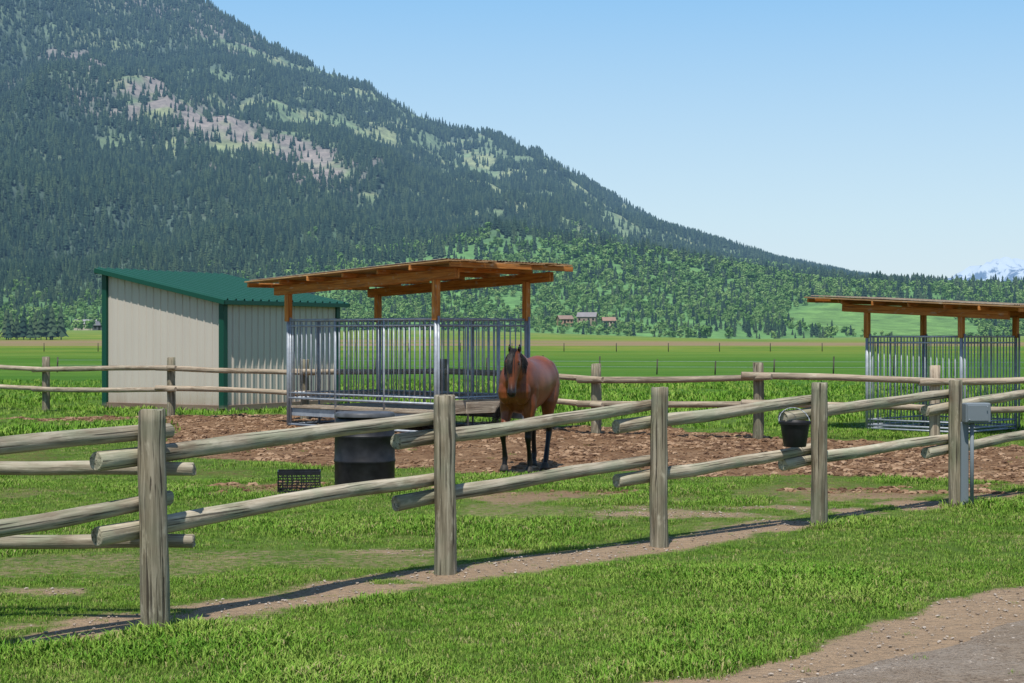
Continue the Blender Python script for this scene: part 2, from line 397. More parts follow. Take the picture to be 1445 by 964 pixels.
def tubes(name,segs,mat,parent,n=8):
    V=[];F=[]
    for (a,b,r) in segs:
        a=Vector(a);b=Vector(b);t=(b-a).normalized(); s=t.cross(Vector((0,0,1)))
        if s.length<1e-3: s=Vector((1,0,0))
        s.normalize();u=s.cross(t); k0=len(V)
        for c in (a,b):
            for i in range(n):
                an=6.28318*i/n; V.append(c+s*r*math.cos(an)+u*r*math.sin(an))
        for i in range(n):
            j=(i+1)%n; F.append((k0+i,k0+j,k0+n+j,k0+n+i))
        F.append(tuple(k0+i for i in range(n-1,-1,-1)));F.append(tuple(k0+n+i for i in range(n)))
    return mesh_obj(name,V,F,mat,parent,True)

# ------------------------------------------------------------ shed
shed=empty('metal_shed')
C0=Vector((-6.71,38.2,0)); dl_=Vector((-.86,.512,0)).normalized(); dr_=Vector((.512,.86,0)).normalized()
LL,LR=3.71,4.35; HL,HH=2.56,3.30
def ribwall(name,o,d,L,h0,h1,nrm,sp=.23,wd=.03,dep=.018,zb=.08):
    prof=[(0,0)]; x=sp/2
    while x<L-.05:
        prof+=[(x-wd,0),(x-wd*.5,dep),(x+wd*.5,dep),(x+wd,0)]
        prof+=[(x+sp*.33,0),(x+sp*.33+.01,.004),(x+sp*.66-.01,.004)] if x+sp*.7<L else []
        x+=sp
    prof.append((L,0)); prof=sorted(prof)
    V=[];F=[]
    for (s,n) in prof:
        h=h0+(h1-h0)*s/L; b=o+d*s+nrm*n
        V+=[(b.x,b.y,zb),(b.x,b.y,h)]
    for i in range(len(prof)-1): F.append((2*i,2*i+2,2*i+3,2*i+1))
    return mesh_obj(name,V,F,M_wall,shed)
nl=-dr_; nr=-dl_
ribwall('side_wall',C0,dl_,LL,HL,HH,nl)
ribwall('front_wall',C0,dr_,LR,HL,HL,nr,dep=.03)
ribwall('back_wall',C0+dl_*LL,dr_,LR,HH,HH,dl_)
ribwall('far_side_wall',C0+dr_*LR,dl_,LL,HL,HH,dr_)
for c,h in ((C0,HL),(C0+dl_*LL,HH),(C0+dr_*LR,HL),(C0+dl_*LL+dr_*LR,HH)):
    beam('corner_trim',(c.x,c.y,0.05),(c.x,c.y,h+.02),.15,.15,M_trim,shed,up=dl_)
beam('skirt',C0+nl*.035+Vector((0,0,.06)),C0+nl*.035+dl_*LL+Vector((0,0,.06)),.05,.14,M_brown,shed)
beam('skirt',C0+nr*.045+Vector((0,0,.06)),C0+nr*.045+dr_*LR+Vector((0,0,.06)),.05,.14,M_brown,shed)
rt=(HH-HL)/LL
def rp(s,t,up):
    b=C0+dr_*s+dl_*t; return Vector((b.x,b.y,HL+.06+rt*t+up))
V=[];F=[]
prof=[(-.22,0)]; x=-.1
while x<LR+.2: prof+=[(x-.035,0),(x-.018,.04),(x+.018,.04),(x+.035,0)]; x+=.3
prof.append((LR+.25,0))
for (s,n) in prof: V+=[rp(s,-.22,n),rp(s,LL+.15,n)]
for i in range(len(prof)-1): F.append((2*i,2*i+2,2*i+3,2*i+1))
mesh_obj('roof',V,F,M_roofg,shed)
beam('eave_fascia',rp(-.23,-.22,-.055),rp(LR+.25,-.22,-.055),.03,.10,M_trim,shed)
beam('verge_fascia',rp(-.235,-.24,-.05),rp(-.235,LL+.16,-.05),.03,.11,M_trim,shed)
beam('verge_fascia',rp(LR+.25,-.24,-.05),rp(LR+.25,LL+.16,-.05),.03,.11,M_trim,shed)
beam('back_fascia',rp(-.23,LL+.15,-.07),rp(LR+.25,LL+.15,-.07),.03,.12,M_trim,shed)

# ------------------------------------------------------------ pen shelters
def shelter(name,A,dab,dbc,L1,L2,zA,zB,pt,pb,ovL,ovR,ovF,sc=1.0,bd=.17,gates=True):
    E=empty(name)
    A=Vector((*A,0)); dab=Vector((*dab,0)).normalized(); dbc=Vector((*dbc,0)).normalized()
    Bc=A+dab*L1; D=A+dbc*L2; C=Bc+dbc*L2
    sl=(zB-zA)/L1
    Z=lambda t: zA+sl*t
    up=lambda p,z: Vector((p.x,p.y,z))
    segs=[]
    for c,t in ((A,0),(Bc,L1),(C,L1),(D,0)):
        segs.append((up(c,-.1),up(c,pt+.12),.036*sc))
        q=c+dab*.07
        segs.append((up(q,-.05),up(q,pt+.05),.022*sc))
        beam('wood_post',up(c,pt-.02),up(c,Z(t)+.02),.11*sc,.11*sc,M_orange,E,up=dab)
    for (a,b) in ((A,Bc),(Bc,C),(C,D),(D,A)):
        L=(b-a).length;d=(b-a)/L
        for z,r in ((pt,.022),(pt-.11,.017),(pb+.10,.017),(pb,.022)): segs.append((up(a,z),up(b,z),r*sc))
        nb=max(3,int(L/(.135*sc)))
        for i in range(1,nb):
            q=a+d*L*i/nb; segs.append((up(q,pb),up(q,pt),.0115*sc))
        if gates:
            for f in (.34,.67):
                q=a+d*L*f; segs.append((up(q,.0),up(q,pt+.03),.02*sc))
        segs.append((up(a,.06),up(b,.06),.022*sc))
    tubes('steel_panels',segs,M_steel,E)
    for base in (A-dbc*.05,D+dbc*.05):
        p=base-dab*(ovL*.45); q=base+dab*(L1+ovR*.7)
        beam('main_beam',up(p,Z(-ovL*.45)+bd/2),up(q,Z(L1+ovR*.7)+bd/2),.05*sc,bd,M_orange,E)
        p2=p+dbc*.06*sc;q2=q+dbc*.06*sc
        beam('main_beam',up(p2,Z(-ovL*.45)+bd/2-.004),up(q2,Z(L1+ovR*.7)+bd/2-.004),.05*sc,bd,M_orange,E)
    n=7
    for i in range(n):
        t=-ovL+.05+(L1+ovL+ovR-.1)*i/(n-1)
        e1=.05*math.sin(i*4.1)
        p=A+dab*t-dbc*(ovF+e1); q=A+dab*t+dbc*(L2+ovF-e1)
        beam('rafter',up(p,Z(t)+bd+.042*sc),up(q,Z(t)+bd+.042*sc),.045*sc,.085*sc,M_orange,E)
    zt=bd+.09*sc
    nb=11; W=L2+2*ovF+.1
    for i in range(nb):
        u=-ovF-.05+W*(i+.5)/nb; jit=.10*math.sin(i*7.3)
        p=A+dab*(-ovL+jit)+dbc*u; q=A+dab*(L1+ovR+jit*.9)+dbc*u; w=.012*math.sin(i*3.7)
        beam('roof_board',up(p,Z(-ovL+jit)+zt+.014+w),up(q,Z(L1+ovR+jit*.7)+zt+.014-w),W/nb-.012,.024,M_ply,E,bev=.002)
    V=[];F=[];u=-ovF-.02;i=0
    while u<L2+ovF+.03:
        nn=.014*(i%2)
        p=A+dab*(-ovL+.12)+dbc*u; q=A+dab*(L1+ovR-.12)+dbc*u
        V+=[up(p,Z(-ovL)+zt+.042+nn),up(q,Z(L1+ovR)+zt+.042+nn)]; u+=.04;i+=1
    for j in range(i-1): F.append((2*j,2*j+2,2*j+3,2*j+1))
    mesh_obj('roof_sheet',V,F,M_rsheet,E)
    return E,A,Bc,C,D,up
s1,A_,B_,C_,D_,up=shelter('pen_shelter',(-4.27,31.4),(.713,-.701),(.7,.71),4.14,2.25,2.54,2.71,2.04,.56,.8,.8,.4)
for i in range(9):
    u=.1+(2.25-.2)*i/8*1.0
    p=A_+(B_-A_).normalized()*.1+(D_-A_).normalized()*u; q=A_+(B_-A_).normalized()*4.0+(D_-A_).normalized()*u
    beam('deck_board',up(p,.40),up(q,.40),.235,.04,M_rail2,s1)
for u in (.05,2.2):
    p=A_+(D_-A_).normalized()*u;q=B_+(D_-A_).normalized()*u
    beam('deck_joist',up(p,.30),up(q,.30),.06,.15,M_steel,s1)
p=B_+(C_-B_).normalized()*.25+(B_-A_).normalized()*.1;q=B_+(C_-B_).normalized()*2.0+(B_-A_).normalized()*.1
beam('manger_board',up(p,.50),up(q,.50),.03,.24,M_rail2,s1)
p=p+(B_-A_).normalized()*.4;q=q+(B_-A_).normalized()*.4
beam('manger_board',up(p,.50),up(q,.50),.03,.2,M_rail2,s1)
shelter('pen_shelter',(6.48,30.0),(.713,-.701),(.7,.71),1.9,1.96,2.17,2.07,1.73,.12,1.1,1.3,.35,.85,.14,False)

# ------------------------------------------------------------ lathe helper
def lathe(name,prof,mat,parent,n=40,loc=(0,0,0),cap=True):
    V=[];F=[]
    for (r,z) in prof:
        for i in range(n):
            a=6.28318*i/n;V.append((r*math.cos(a),r*math.sin(a),z))
    for j in range(len(prof)-1):
        for i in range(n):
            a=j*n+i;b=j*n+(i+1)%n;F.append((a,b,b+n,a+n))
    F.append(tuple(range(n-1,-1,-1)))
    if cap: F.append(tuple((len(prof)-1)*n+i for i in range(n)))
    o=mesh_obj(name,V,F,mat,parent,True);o.location=loc
    m=o.modifiers.new('es','EDGE_SPLIT');m.split_angle=math.radians(40)
    return o
tub=empty('water_barrel',(-1.68,18.75,0))
g=float(gh(-1.68,18.75))-.01
lathe('body',[(.315,g),(.335,g+.02),(.342,.06),(.345,.3),(.352,.31),(.352,.33),(.345,.34),(.342,.58),(.349,.59),(.349,.61),(.34,.62),(.335,.76),(.32,.80),(.30,.815)],M_black,tub)
lathe('lid',[(.30,.813),(.335,.815),(.345,.822),(.345,.85),(.33,.868),(.30,.873),(.28,.862),(.1,.866),(.02,.868)],M_dgrey,tub)
cr=empty('milk_crate',(-2.35,18.15,float(gh(-2.35,18.15)))); cr.rotation_euler=(0,0,.12)
W,Dp,H=.46,.34,.24
def cb(a,b,w,h): beam('slat',a,b,w,h,M_black,cr,bev=0)
for z,h in ((.015,.03),(H-.016,.032),(H*.5,.014),(H*.26,.012),(H*.75,.012)):
    for y in (-Dp/2,Dp/2): cb((-W/2,y,z),(W/2,y,z),.012,h)
    for x in (-W/2,W/2): cb((x,-Dp/2+.007,z),(x,Dp/2-.007,z),.012,h)
for i in range(10):
    x=-W/2+W*i/9; w=.03 if i in(0,9) else .010
    for y in (-Dp/2,Dp/2): cb((x,y,.03),(x,y,H-.03),w,.009)
for i in range(8):
    y=-Dp/2+Dp*i/7
    for x in (-W/2,W/2): cb((x,y,.03),(x,y,H-.03),.009,.010)
    cb((-W/2+.01,y*.95,.008),(W/2-.01,y*.95,.008),.012,.008)
for i in range(8):
    x=-W/2+W*i/8
    for y in (-Dp/2,Dp/2):
        cb((x,y,.03),(x+W/8,y,H*.5),.007,.007);cb((x+W/8,y,H*.5),(x,y,H-.03),.007,.007)
bk=empty('bucket',(2.53,14.70,.745))
lathe('pail',[(.095,0),(.10,.005),(.128,.20),(.142,.203),(.144,.225),(.137,.232),(.130,.225),(.122,.19),(.095,.015),(.02,.012)],M_black,bk)
pts=[Vector((.14*math.cos(t),.02+.10*math.sin(t),.215+.13*math.sin(t))) for t in [math.pi*i/10 for i in range(11)]]
tubes('handle',[(pts[i],pts[i+1],.004) for i in range(10)],M_steel,bk)
eb=empty('electrical_box',(4.505,16.66,0))
beam('enclosure',(.03,-.16,.965),(.29,-.13,.965),.12,.20,M_greybox,eb,bev=.012)
beam('cover_plate',(.05,-.222,.965),(.27,-.192,.965),.012,.16,M_greybox,eb,bev=.004)
beam('conduit_cover',(.055,-.095,-.05),(.055,-.095,.87),.08,.03,M_greybox,eb,up=(0,1,0),bev=.008)
tubes('conduit_pipe',[((.12,-.13,.0),(.12,-.13,.87),.02)],M_greybox,eb,10)
tubes('screws',[((.07,-.232,.9),(.07,-.222,.9),.006),((.25,-.232,1.03),(.25,-.222,1.03),.006)],M_steel,eb)

# ------------------------------------------------------------ horse
HZ=math.atan2(-.96,-.276)
horse=empty('horse',(.21,21.18,float(gh(.19,20.75))+.004)); horse.rotation_euler=(0,0,HZ)
HV=[];HF=[]
def loft(secs,n=24,V=HV,F=HF,sub=4):
    raw=[(Vector(s[0]),s[1],s[2]) for s in secs]; S2=[]
    def cr_(a,b,c,d,t): return ((b*2)+(c-a)*t+(a*2-b*5+c*4-d)*t*t+(b*3-a-c*3+d)*t*t*t)*.5
    m=len(raw)
    for i in range(m-1):
        q=[raw[max(i-1,0)],raw[i],raw[i+1],raw[min(i+2,m-1)]]
        for j in range(sub):
            t=j/sub
            S2.append((cr_(q[0][0],q[1][0],q[2][0],q[3][0],t),max(.003,cr_(q[0][1],q[1][1],q[2][1],q[3][1],t)),max(.003,cr_(q[0][2],q[1][2],q[2][2],q[3][2],t))))
    S2.append(raw[-1]); secs=S2
    cs=[s[0] for s in secs]; base=len(V)
    for i,s in enumerate(secs):
        t=(cs[min(i+1,len(cs)-1)]-cs[max(i-1,0)]).normalized()
        side=Vector((0,1,0));side=(side-t*side.dot(t)).normalized();o=t.cross(side)
        for k_ in range(n):
            a=6.28318*k_/n;ca,sa=math.cos(a),math.sin(a)
            V.append(cs[i]+side*(s[1]*ca)+o*(s[2]*sa))
    for j in range(len(secs)-1):
        for k_ in range(n):
            a=base+j*n+k_;b=base+j*n+(k_+1)%n;F.append((a,b,b+n,a+n))
    F.append(tuple(base+k_ for k_ in range(n-1,-1,-1)));F.append(tuple(base+(len(secs)-1)*n+k_ for k_ in range(n)))
loft([((-.80,0,1.16),.07,.12),((-.76,0,1.16),.16,.21),((-.66,0,1.165),.225,.275),((-.48,0,1.165),.262,.315),((-.25,0,1.14),.262,.30),((0,0,1.105),.275,.325),((.22,0,1.10),.268,.35),((.42,0,1.12),.245,.36),((.56,0,1.13),.225,.32),((.68,0,1.12),.185,.24),((.75,0,1.11),.12,.16),((.78,0,1.10),.05,.08)],40)
loft([((.32,0,1.24),.13,.24),((.48,0.01,1.26),.14,.26),((.64,0.03,1.31),.125,.215),((.78,0.055,1.37),.105,.17),((.90,0.08,1.425),.09,.14),((.99,0.095,1.45),.08,.12),((1.04,.1,1.45),.05,.08)],32)
loft([((.955,.09,1.515),.045,.05),((.98,.092,1.49),.074,.095),((1.01,.096,1.43),.088,.125),((1.045,.10,1.36),.092,.13),((1.08,.105,1.29),.076,.115),((1.115,.11,1.21),.058,.09),((1.15,.115,1.13),.050,.070),((1.18,.12,1.06),.055,.066),((1.195,.122,1.02),.052,.058),((1.205,.123,.99),.034,.036)],28)
def ball(c,r,sx=1,sy=1,sz=1,V=HV,F=HF,n=14):
    loft([((c[0],c[1],c[2]-r*sz*.98),r*.2*sy,r*.2*sx)]+[((c[0],c[1],c[2]-r*sz*math.cos(math.pi*i/6)),r*sy*math.sin(math.pi*i/6),r*sx*math.sin(math.pi*i/6)) for i in range(1,6)]+[((c[0],c[1],c[2]+r*sz*.98),r*.2*sy,r*.2*sx)],n,V,F,1)
for sg in (1,-1):
    ball((.97,.095+sg*.052,1.36),.075,1.1,.55,1.1)
    ball((1.088,.098+sg*.066,1.425),.033,1,.9,.7)
    ball((1.225,.122+sg*.030,1.045),.026,.8,.8,1.2)
    loft([((.96,.09+sg*.045,1.52),.02,.02),((.955,.09+sg*.058,1.555),.03,.018),((.955,.09+sg*.064,1.60),.024,.014),((.962,.09+sg*.062,1.64),.008,.007)],12)
    ball((.66,sg*.10,1.04),.13,.9,.85,1.3)
    ball((.42,sg*.16,1.08),.15,1.1,.6,1.7)
    ball((-.52,sg*.14,1.10),.22,1.15,.62,1.45)
HOOF=[]
def foreleg(sg,kx,fx,hx,kz=.45,fz=.145,hz=0.0):
    y=sg*.145
    loft([((.46,y,1.0),.085,.15),((.48,y*1.05,.86),.085,.12),((.50,y*1.02,.75),.072,.088),((.5*(.5+kx),y,.60),.052,.060),((kx,y*.95,kz+.04),.047,.05),((kx+.005,y*.95,kz),.047,.05),((kx*.93+fx*.07,y*.94,kz-.06),.034,.037),((.5*(kx+fx),y*.93,.5*(kz+fz)),.029,.034),((fx,y*.92,fz+.02),.036,.042),((fx+.005,y*.92,fz),.037,.042),((.5*(fx+hx),y*.92,fz-.055+hz*.3),.031,.034),((hx-.012,y*.92,.062+hz),.044,.046)],18,sub=2)
    HOOF.append((hx,y*.92,hz))
foreleg(-1,.69,.61,.645,.50,.195,.035)
foreleg(1,.50,.41,.44,.45,.14,0)
def hindleg(sg,st,hk,ft,hf):
    y=sg*.15
    loft([((-.52,y,1.12),.12,.22),((-.47,y*1.08,.98),.115,.20),((.5*(st+-.45),y*1.08,.86),.10,.155),((.5*(st+hk)+.01,y*1.02,.69),.068,.10),((hk+.03,y,.57),.045,.062),((hk,y,.52),.045,.06),((hk+.01,y,.46),.040,.048),((.5*(hk+ft)+.005,y,.31),.032,.038),((ft,y,.155),.038,.043),((ft+.01,y,.135),.038,.043),((.5*(ft+hf),y,.09),.032,.035),((hf-.015,y,.06),.045,.047)],18,sub=2)
    HOOF.append((hf,y,0))
hindleg(1,-.36,-.48,-.33,-.26)
hindleg(-1,-.42,-.80,-.84,-.79)
body=mesh_obj('body',HV,HF,None,horse,True)
rm=body.modifiers.new('r','REMESH');rm.mode='VOXEL';rm.voxel_size=.011;rm.use_smooth_shade=True
sm=body.modifiers.new('s','SMOOTH');sm.factor=.5;sm.iterations=9
k=NT('bay_coat'); o=k.obj(); x,y,z=k.sep(o)
n=k.noise(k.map(o,(3,3,3)),1,4); hair=k.noise(k.map(o,(60,60,18)),1,3)
col=k.ramp(n,[(.3,(.115,.029,.009)),(.55,(.20,.054,.014)),(.75,(.29,.088,.024))])
col=k.mix(k.mr(hair,.4,.7,0,.35),col,(.06,.017,.008))
blk=(.006,.0045,.004)
nz=k.math('ADD',z,k.math('MULTIPLY',n,.12))
col=k.mix(k.mr(nz,.60,.78,1,0),col,blk)
muz=k.math('MULTIPLY',k.mr(x,1.02,1.06),k.mr(z,1.08,1.24,1,0)); col=k.mix(muz,col,(.014,.009,.008))
face=k.math('MULTIPLY',k.mr(x,.88,1.0),k.mr(z,1.2,1.3)); col=k.mix(k.math('MULTIPLY',face,.35),col,(.03,.012,.007))
col=k.mix(k.mr(z,1.53,1.58),col,blk)
k.bump(hair,.15,.004)
M_coat=k.fin(col,.40,spec=.3); body.data.materials.append(M_coat)
k=NT('hoof_horn'); M_hoof=k.fin(k.ramp(k.noise(k.obj(),20),[(.3,(.02,.017,.014)),(.7,(.06,.05,.04))]),.6)
for (hx,hy,hz) in HOOF:
    V=[];F=[]
    loft([((hx+.012,hy,hz-.002),.058,.066),((hx+.008,hy,hz+.02),.056,.062),((hx-.012,hy,hz+.07),.045,.048),((hx-.018,hy,hz+.078),.03,.03)],18,V,F,1)
    mesh_obj('hoof',V,F,M_hoof,horse,True)
k=NT('eye_gloss'); M_eye=k.fin((.006,.004,.003),.1,spec=.6)
for sg in (1,-1):
    V=[];F=[]; ball((1.085,.098+sg*.078,1.392),.022,1,.7,.9,V,F,14); mesh_obj('eye',V,F,M_eye,horse,True)
    V=[];F=[]; ball((1.244,.122+sg*.032,1.045),.013,.4,.75,1.3,V,F,12); mesh_obj('nostril',V,F,M_eye,horse,True)
    V=[];F=[]; loft([((.975,.09+sg*.056,1.545),.016,.006),((.974,.09+sg*.062,1.585),.014,.006),((.974,.09+sg*.062,1.615),.004,.004)],10,V,F,1); mesh_obj('ear_inner',V,F,M_eye,horse,True)
k=NT('black_hair'); M_hair=k.fin((.008,.006,.005),.5,spec=.35)
def strands(name,lines,r):
    cu=bpy.data.curves.new(name,'CURVE');cu.dimensions='3D';cu.bevel_depth=r;cu.bevel_resolution=0
    for ln in lines:
        s=cu.splines.new('POLY');s.points.add(len(ln)-1)
        for i,q in enumerate(ln): s.points[i].co=(*q,1); s.points[i].radius=1-.75*i/(len(ln)-1)
    cu.materials.append(M_hair); return link(bpy.data.objects.new(name,cu),horse)
R=random.Random(3); L_=[]
def bez(ps,t):
    ps=[Vector(p) for p in ps]
    while len(ps)>1: ps=[ps[i].lerp(ps[i+1],t) for i in range(len(ps)-1)]
    return ps[0]
for i in range(260):
    a=R.random()*6.28;rr=R.random()**.5; dy,dz,dx=math.cos(a)*rr,math.sin(a)*rr,R.uniform(-1,1)
    ln=[]
    for j in range(9):
        t=j/8;w=.02+.11*math.sin(t*2.4); q=bez([(-.76,0,1.34),(-1.02,-.05,1.30),(-.98,-.35,1.0),(-.93,-.66,.85),(-.90,-.74,.50)],t*(.75+.25*R.random()))
        ln.append(q+Vector((dx*w*.5,dy*w*.7,dz*w*.5)))
    L_.append(ln)
strands('tail',L_,.006)
L_=[]
for i in range(330):
    t=R.random(); top=bez([(.50,0,1.50),(.66,.02,1.535),(.82,.06,1.56),(.95,.09,1.545)],t)
    side=-1 if R.random()<.8 else 1; ln=[];l=.16+.14*R.random()
    for j in range(7):
        u=j/6; ln.append(top+Vector((.02*R.uniform(-1,1)+.05*u,side*(.02+.115*math.sin(u*1.5)*(1.15-.35*t)),.012*math.sin(u*3)-l*u*u*.6-l*.4*u)))
    L_.append(ln)
fl=[(.985,1.575),(1.06,1.555),(1.12,1.50),(1.165,1.43),(1.195,1.36),(1.215,1.28)]
for i in range(110):
    y0=.094+R.gauss(0,.014); sp=R.gauss(0,.022); ln=[]; stop=R.randint(4,6)
    for j in range(stop):
        xx,zz=fl[j]; ln.append(Vector((xx+R.uniform(-.004,.008),y0+sp*j/5,zz+R.uniform(-.006,.006))))
    L_.append(ln)
strands('mane',L_,.0055)

# ------------------------------------------------------------ mountains
RXp=np.array([-3500,-2500,-1548,-996,-790,-624,-472,-307,-224,-114,-31,52,107,176,286,383,465,590,769,996,1500,2600,4200])
RZp=np.array([700,950,1030,803,716,650,566,507,470,408,378,358,328,281,225,194,162,130,94,60,36,16,5])
FXp=np.array([-3000,-900,-450,-153,-15,88,191,329,500,900,2500]);FZp=np.array([10,18,30,56,86,74,62,52,42,30,18])
def mh(X,Y):
    Y0=1000; t=(Y-Y0)/2200.0
    ridge=np.interp(X,RXp,RZp)
    up_=np.clip(t,0,1)**1.28; dn=np.clip(1-(t-1)*1.1,0,1)
    z=ridge*np.where(t<1,up_,dn)
    amp=ridge*np.clip(t*(1.12-t)*3.2,0,.8)
    g=fbm(X*.0045-Y*.0012,Y*.0022,5,91)-.5
    rr=1-np.abs(fbm(X*.006+Y*.001,Y*.0016,4,101)*2-1)
    z=z+amp*.26*g+amp*.14*(rr-.7)
    ft=sst(1000,1550,Y)*(1-sst(1700,2600,Y)*.6)
    f=np.interp(X,FXp,FZp)*ft*(.65+.7*fbm(X*.006,Y*.006,4,55))
    z=np.logaddexp(z/9,f/9)*9-9*.693
    return z+2.5-4*(1-sst(985,1060,Y))+5.0*(1-sst(-60,160,X))*sst(980,1000,Y)
def openness(X,Y,Z):
    n=fbm(X*.009+Z*.014,Z*.022-X*.003+Y*.003,5,201)
    n2=fbm(X*.045,Y*.026,4,211)
    rel=Z/np.maximum(np.interp(X,RXp,RZp),60)
    hi=sst(.18,.45,rel)*(.55+.45*sst(-650,-420,X))*(1-.5*sst(250,700,X))
    o=sst(.43,.56,n*.52+n2*.48+.14*hi-.125)*(.04+.96*hi)
    ax,az,bx,bz=-700,430,-230,215
    tt=np.clip(((X-ax)*(bx-ax)+(Z-az)*(bz-az))/((bx-ax)**2+(bz-az)**2),0,1)
    dd=np.hypot(X-(ax+tt*(bx-ax)),(Z-(az+tt*(bz-az))))
    sc_=(1-sst(-15,40,dd+(n2-.5)*150+(n-.5)*90))
    ax,az,bx,bz=-760,640,-500,540
    tt=np.clip(((X-ax)*(bx-ax)+(Z-az)*(bz-az))/((bx-ax)**2+(bz-az)**2),0,1)
    d2=np.hypot(X-(ax+tt*(bx-ax)),(Z-(az+tt*(bz-az)))); sc_=np.maximum(sc_,.8*(1-sst(-15,45,d2+(n2-.5)*150+(n-.5)*90)))
    return np.clip(o,0,1),np.clip(sc_,0,1)
mx=np.arange(-3200,3400,13.0);my=np.arange(975,4300,13.0);MX,MY=np.meshgrid(mx,my);MZ=mh(MX,MY)
op,scr=openness(MX,MY,MZ)
def aspen_zone(X,Y,Z):
    b=(fbm(X*.006,Y*.006,4,66)-.5)*70
    return np.clip(sst(-330,0,X)*(1-sst(60,130,Z+b-.02*np.maximum(0,300-X)))+ 1.0*(1-sst(20,70,Z+b*.6))*(1-sst(1150,1550,Y)),0,1)
def field(X,Y): return 1-sst(.75,1.05,np.hypot((X-262)/70,(Y-1150)/130)+(fbm(X*.01,Y*.01,3,71)-.5)*.4)
nn=fbm(MX*.02,MY*.02,4,7)[...,None]
forest=np.array([.065,.10,.06]);mead=np.array([.19,.26,.11]);scree=np.array([.27,.225,.185]);asp=np.array([.12,.25,.065])
az_=aspen_zone(MX,MY,MZ)[...,None]
col=forest*(1-az_)+asp*az_
col=col*(1-op[...,None])+(mead*(.6+.7*nn)+np.array([.06,.02,.01])*(nn>.55))*op[...,None]
col=col*(1-scr[...,None])+scree*(.7+.5*nn)*scr[...,None]
fd=field(MX,MY)[...,None]; col=col*(1-fd)+np.array([.14,.26,.06])*fd
def airlight(k,col,lo,hi,amt,y0=900,y1=3200):  # distance haze painted into base colour and blue emission, growing with world Y
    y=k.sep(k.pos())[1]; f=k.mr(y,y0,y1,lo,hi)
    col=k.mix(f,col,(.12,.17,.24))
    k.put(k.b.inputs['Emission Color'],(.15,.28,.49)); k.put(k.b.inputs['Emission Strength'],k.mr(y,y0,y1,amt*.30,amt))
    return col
k=NT('mountain_slope'); p=k.pos(); c=k.attr('col')['Color']; n=k.noise(k.map(p,(.06,.06,.06)),1,6,.7)
c=k.mix(1.0,c,k.ramp(n,[(.3,(.5,.5,.5)),(.7,(1.4,1.4,1.4))]),'MULTIPLY'); k.bump(n,.8,6)
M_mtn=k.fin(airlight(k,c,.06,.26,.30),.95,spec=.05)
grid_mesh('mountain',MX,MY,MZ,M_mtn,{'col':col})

k=NT('conifer_needles'); r=k.rnd(); c=k.ramp(r,[(0,(.015,.037,.021)),(.5,(.029,.060,.030)),(1,(.068,.105,.042))])
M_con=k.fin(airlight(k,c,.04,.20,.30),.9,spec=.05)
k=NT('aspen_leaves'); r=k.rnd(); c=k.ramp(r,[(0,(.08,.17,.035)),(.5,(.14,.255,.06)),(1,(.22,.33,.10))])
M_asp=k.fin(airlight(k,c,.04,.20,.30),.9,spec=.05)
def conifer(name,seed,tiers=6,n=8,mat=M_con):
    R=random.Random(seed);V=[];F=[]
    for t in range(tiers):
        z0=.10+.82*t/tiers; rad=.19*(1-(t/tiers))**.8+.02; z1=min(1.0,z0+.30*(1-.4*t/tiers))
        b=len(V);ox,oy=R.uniform(-.01,.01),R.uniform(-.01,.01)
        for i in range(n):
            a=6.283*i/n+t; rr=rad*(R.uniform(.55,1.15) if i%2 else R.uniform(.85,1.3)); V.append((rr*math.cos(a)+ox,rr*math.sin(a)+oy,z0-(.03 if i%2==0 else -.02)))
        V.append((ox,oy,z1))
        for i in range(n): F.append((b+i,b+(i+1)%n,b+n))
    b=len(V)
    for z in (0,.2):
        for i in range(4): V.append((.018*math.cos(1.57*i),.018*math.sin(1.57*i),z))
    for i in range(4): F.append((b+i,b+(i+1)%4,b+4+(i+1)%4,b+4+i))
    return raw_obj(name,V,F,mat)
def leafy(name,seed,n=140,mat=M_asp,q=.08):
    R=random.Random(seed);V=[];F=[]
    cl=[(R.uniform(-.2,.2),R.uniform(-.2,.2),R.uniform(.32,.85),R.uniform(.13,.22)) for _ in range(9)]
    for i in range(n):
        c=R.choice(cl);d=Vector((R.gauss(0,1),R.gauss(0,1),R.gauss(0,1))).normalized()*c[3]*R.uniform(.6,1.05)
        p=Vector((c[0],c[1],c[2]))+d; nrm=(d.normalized()+Vector((R.uniform(-.6,.6),R.uniform(-.6,.6),R.uniform(-.3,.8)))).normalized()
        s=nrm.orthogonal().normalized()*q*R.uniform(.6,1.2);u=nrm.cross(s.normalized())*q*R.uniform(.6,1.2)
        b=len(V);V+=[p-s-u,p+s-u*.6,p+s*.7+u,p-s*.8+u*.9];F.append((b,b+1,b+2,b+3))
    b=len(V)
    for z,rr in ((0,.02),(.5,.012)):
        for i in range(5): V.append((rr*math.cos(1.257*i),rr*math.sin(1.257*i),z))
    for i in range(5): F.append((b+i,b+(i+1)%5,b+5+(i+1)%5,b+5+i))
    return raw_obj(name,V,F,mat)
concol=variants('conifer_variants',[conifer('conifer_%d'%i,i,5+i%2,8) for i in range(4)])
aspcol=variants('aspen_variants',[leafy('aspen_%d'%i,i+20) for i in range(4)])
N=205000
Y=np.sqrt(rng.random(N)*(3290**2-1010**2)+1010**2);X=(rng.random(N)*2-1)*(.335*Y+60);Z=mh(X,Y)
o_,s_c=openness(X,Y,Z);az=aspen_zone(X,Y,Z);cl=fbm(X*.012,Y*.012,3,301)
pc=(.72+.7*(cl-.5))*(1-.94*o_)*(1-.92*s_c)*(1-.90*az*sst(.28,.48,cl+.1))
fdm=field(X,Y)>.3
u=rng.random(N); kc=(u<pc)&~fdm; ka=(~kc)&(rng.random(N)<az*.52*sst(.33,.53,cl))&~fdm
near=sst(1000,1700,Y)
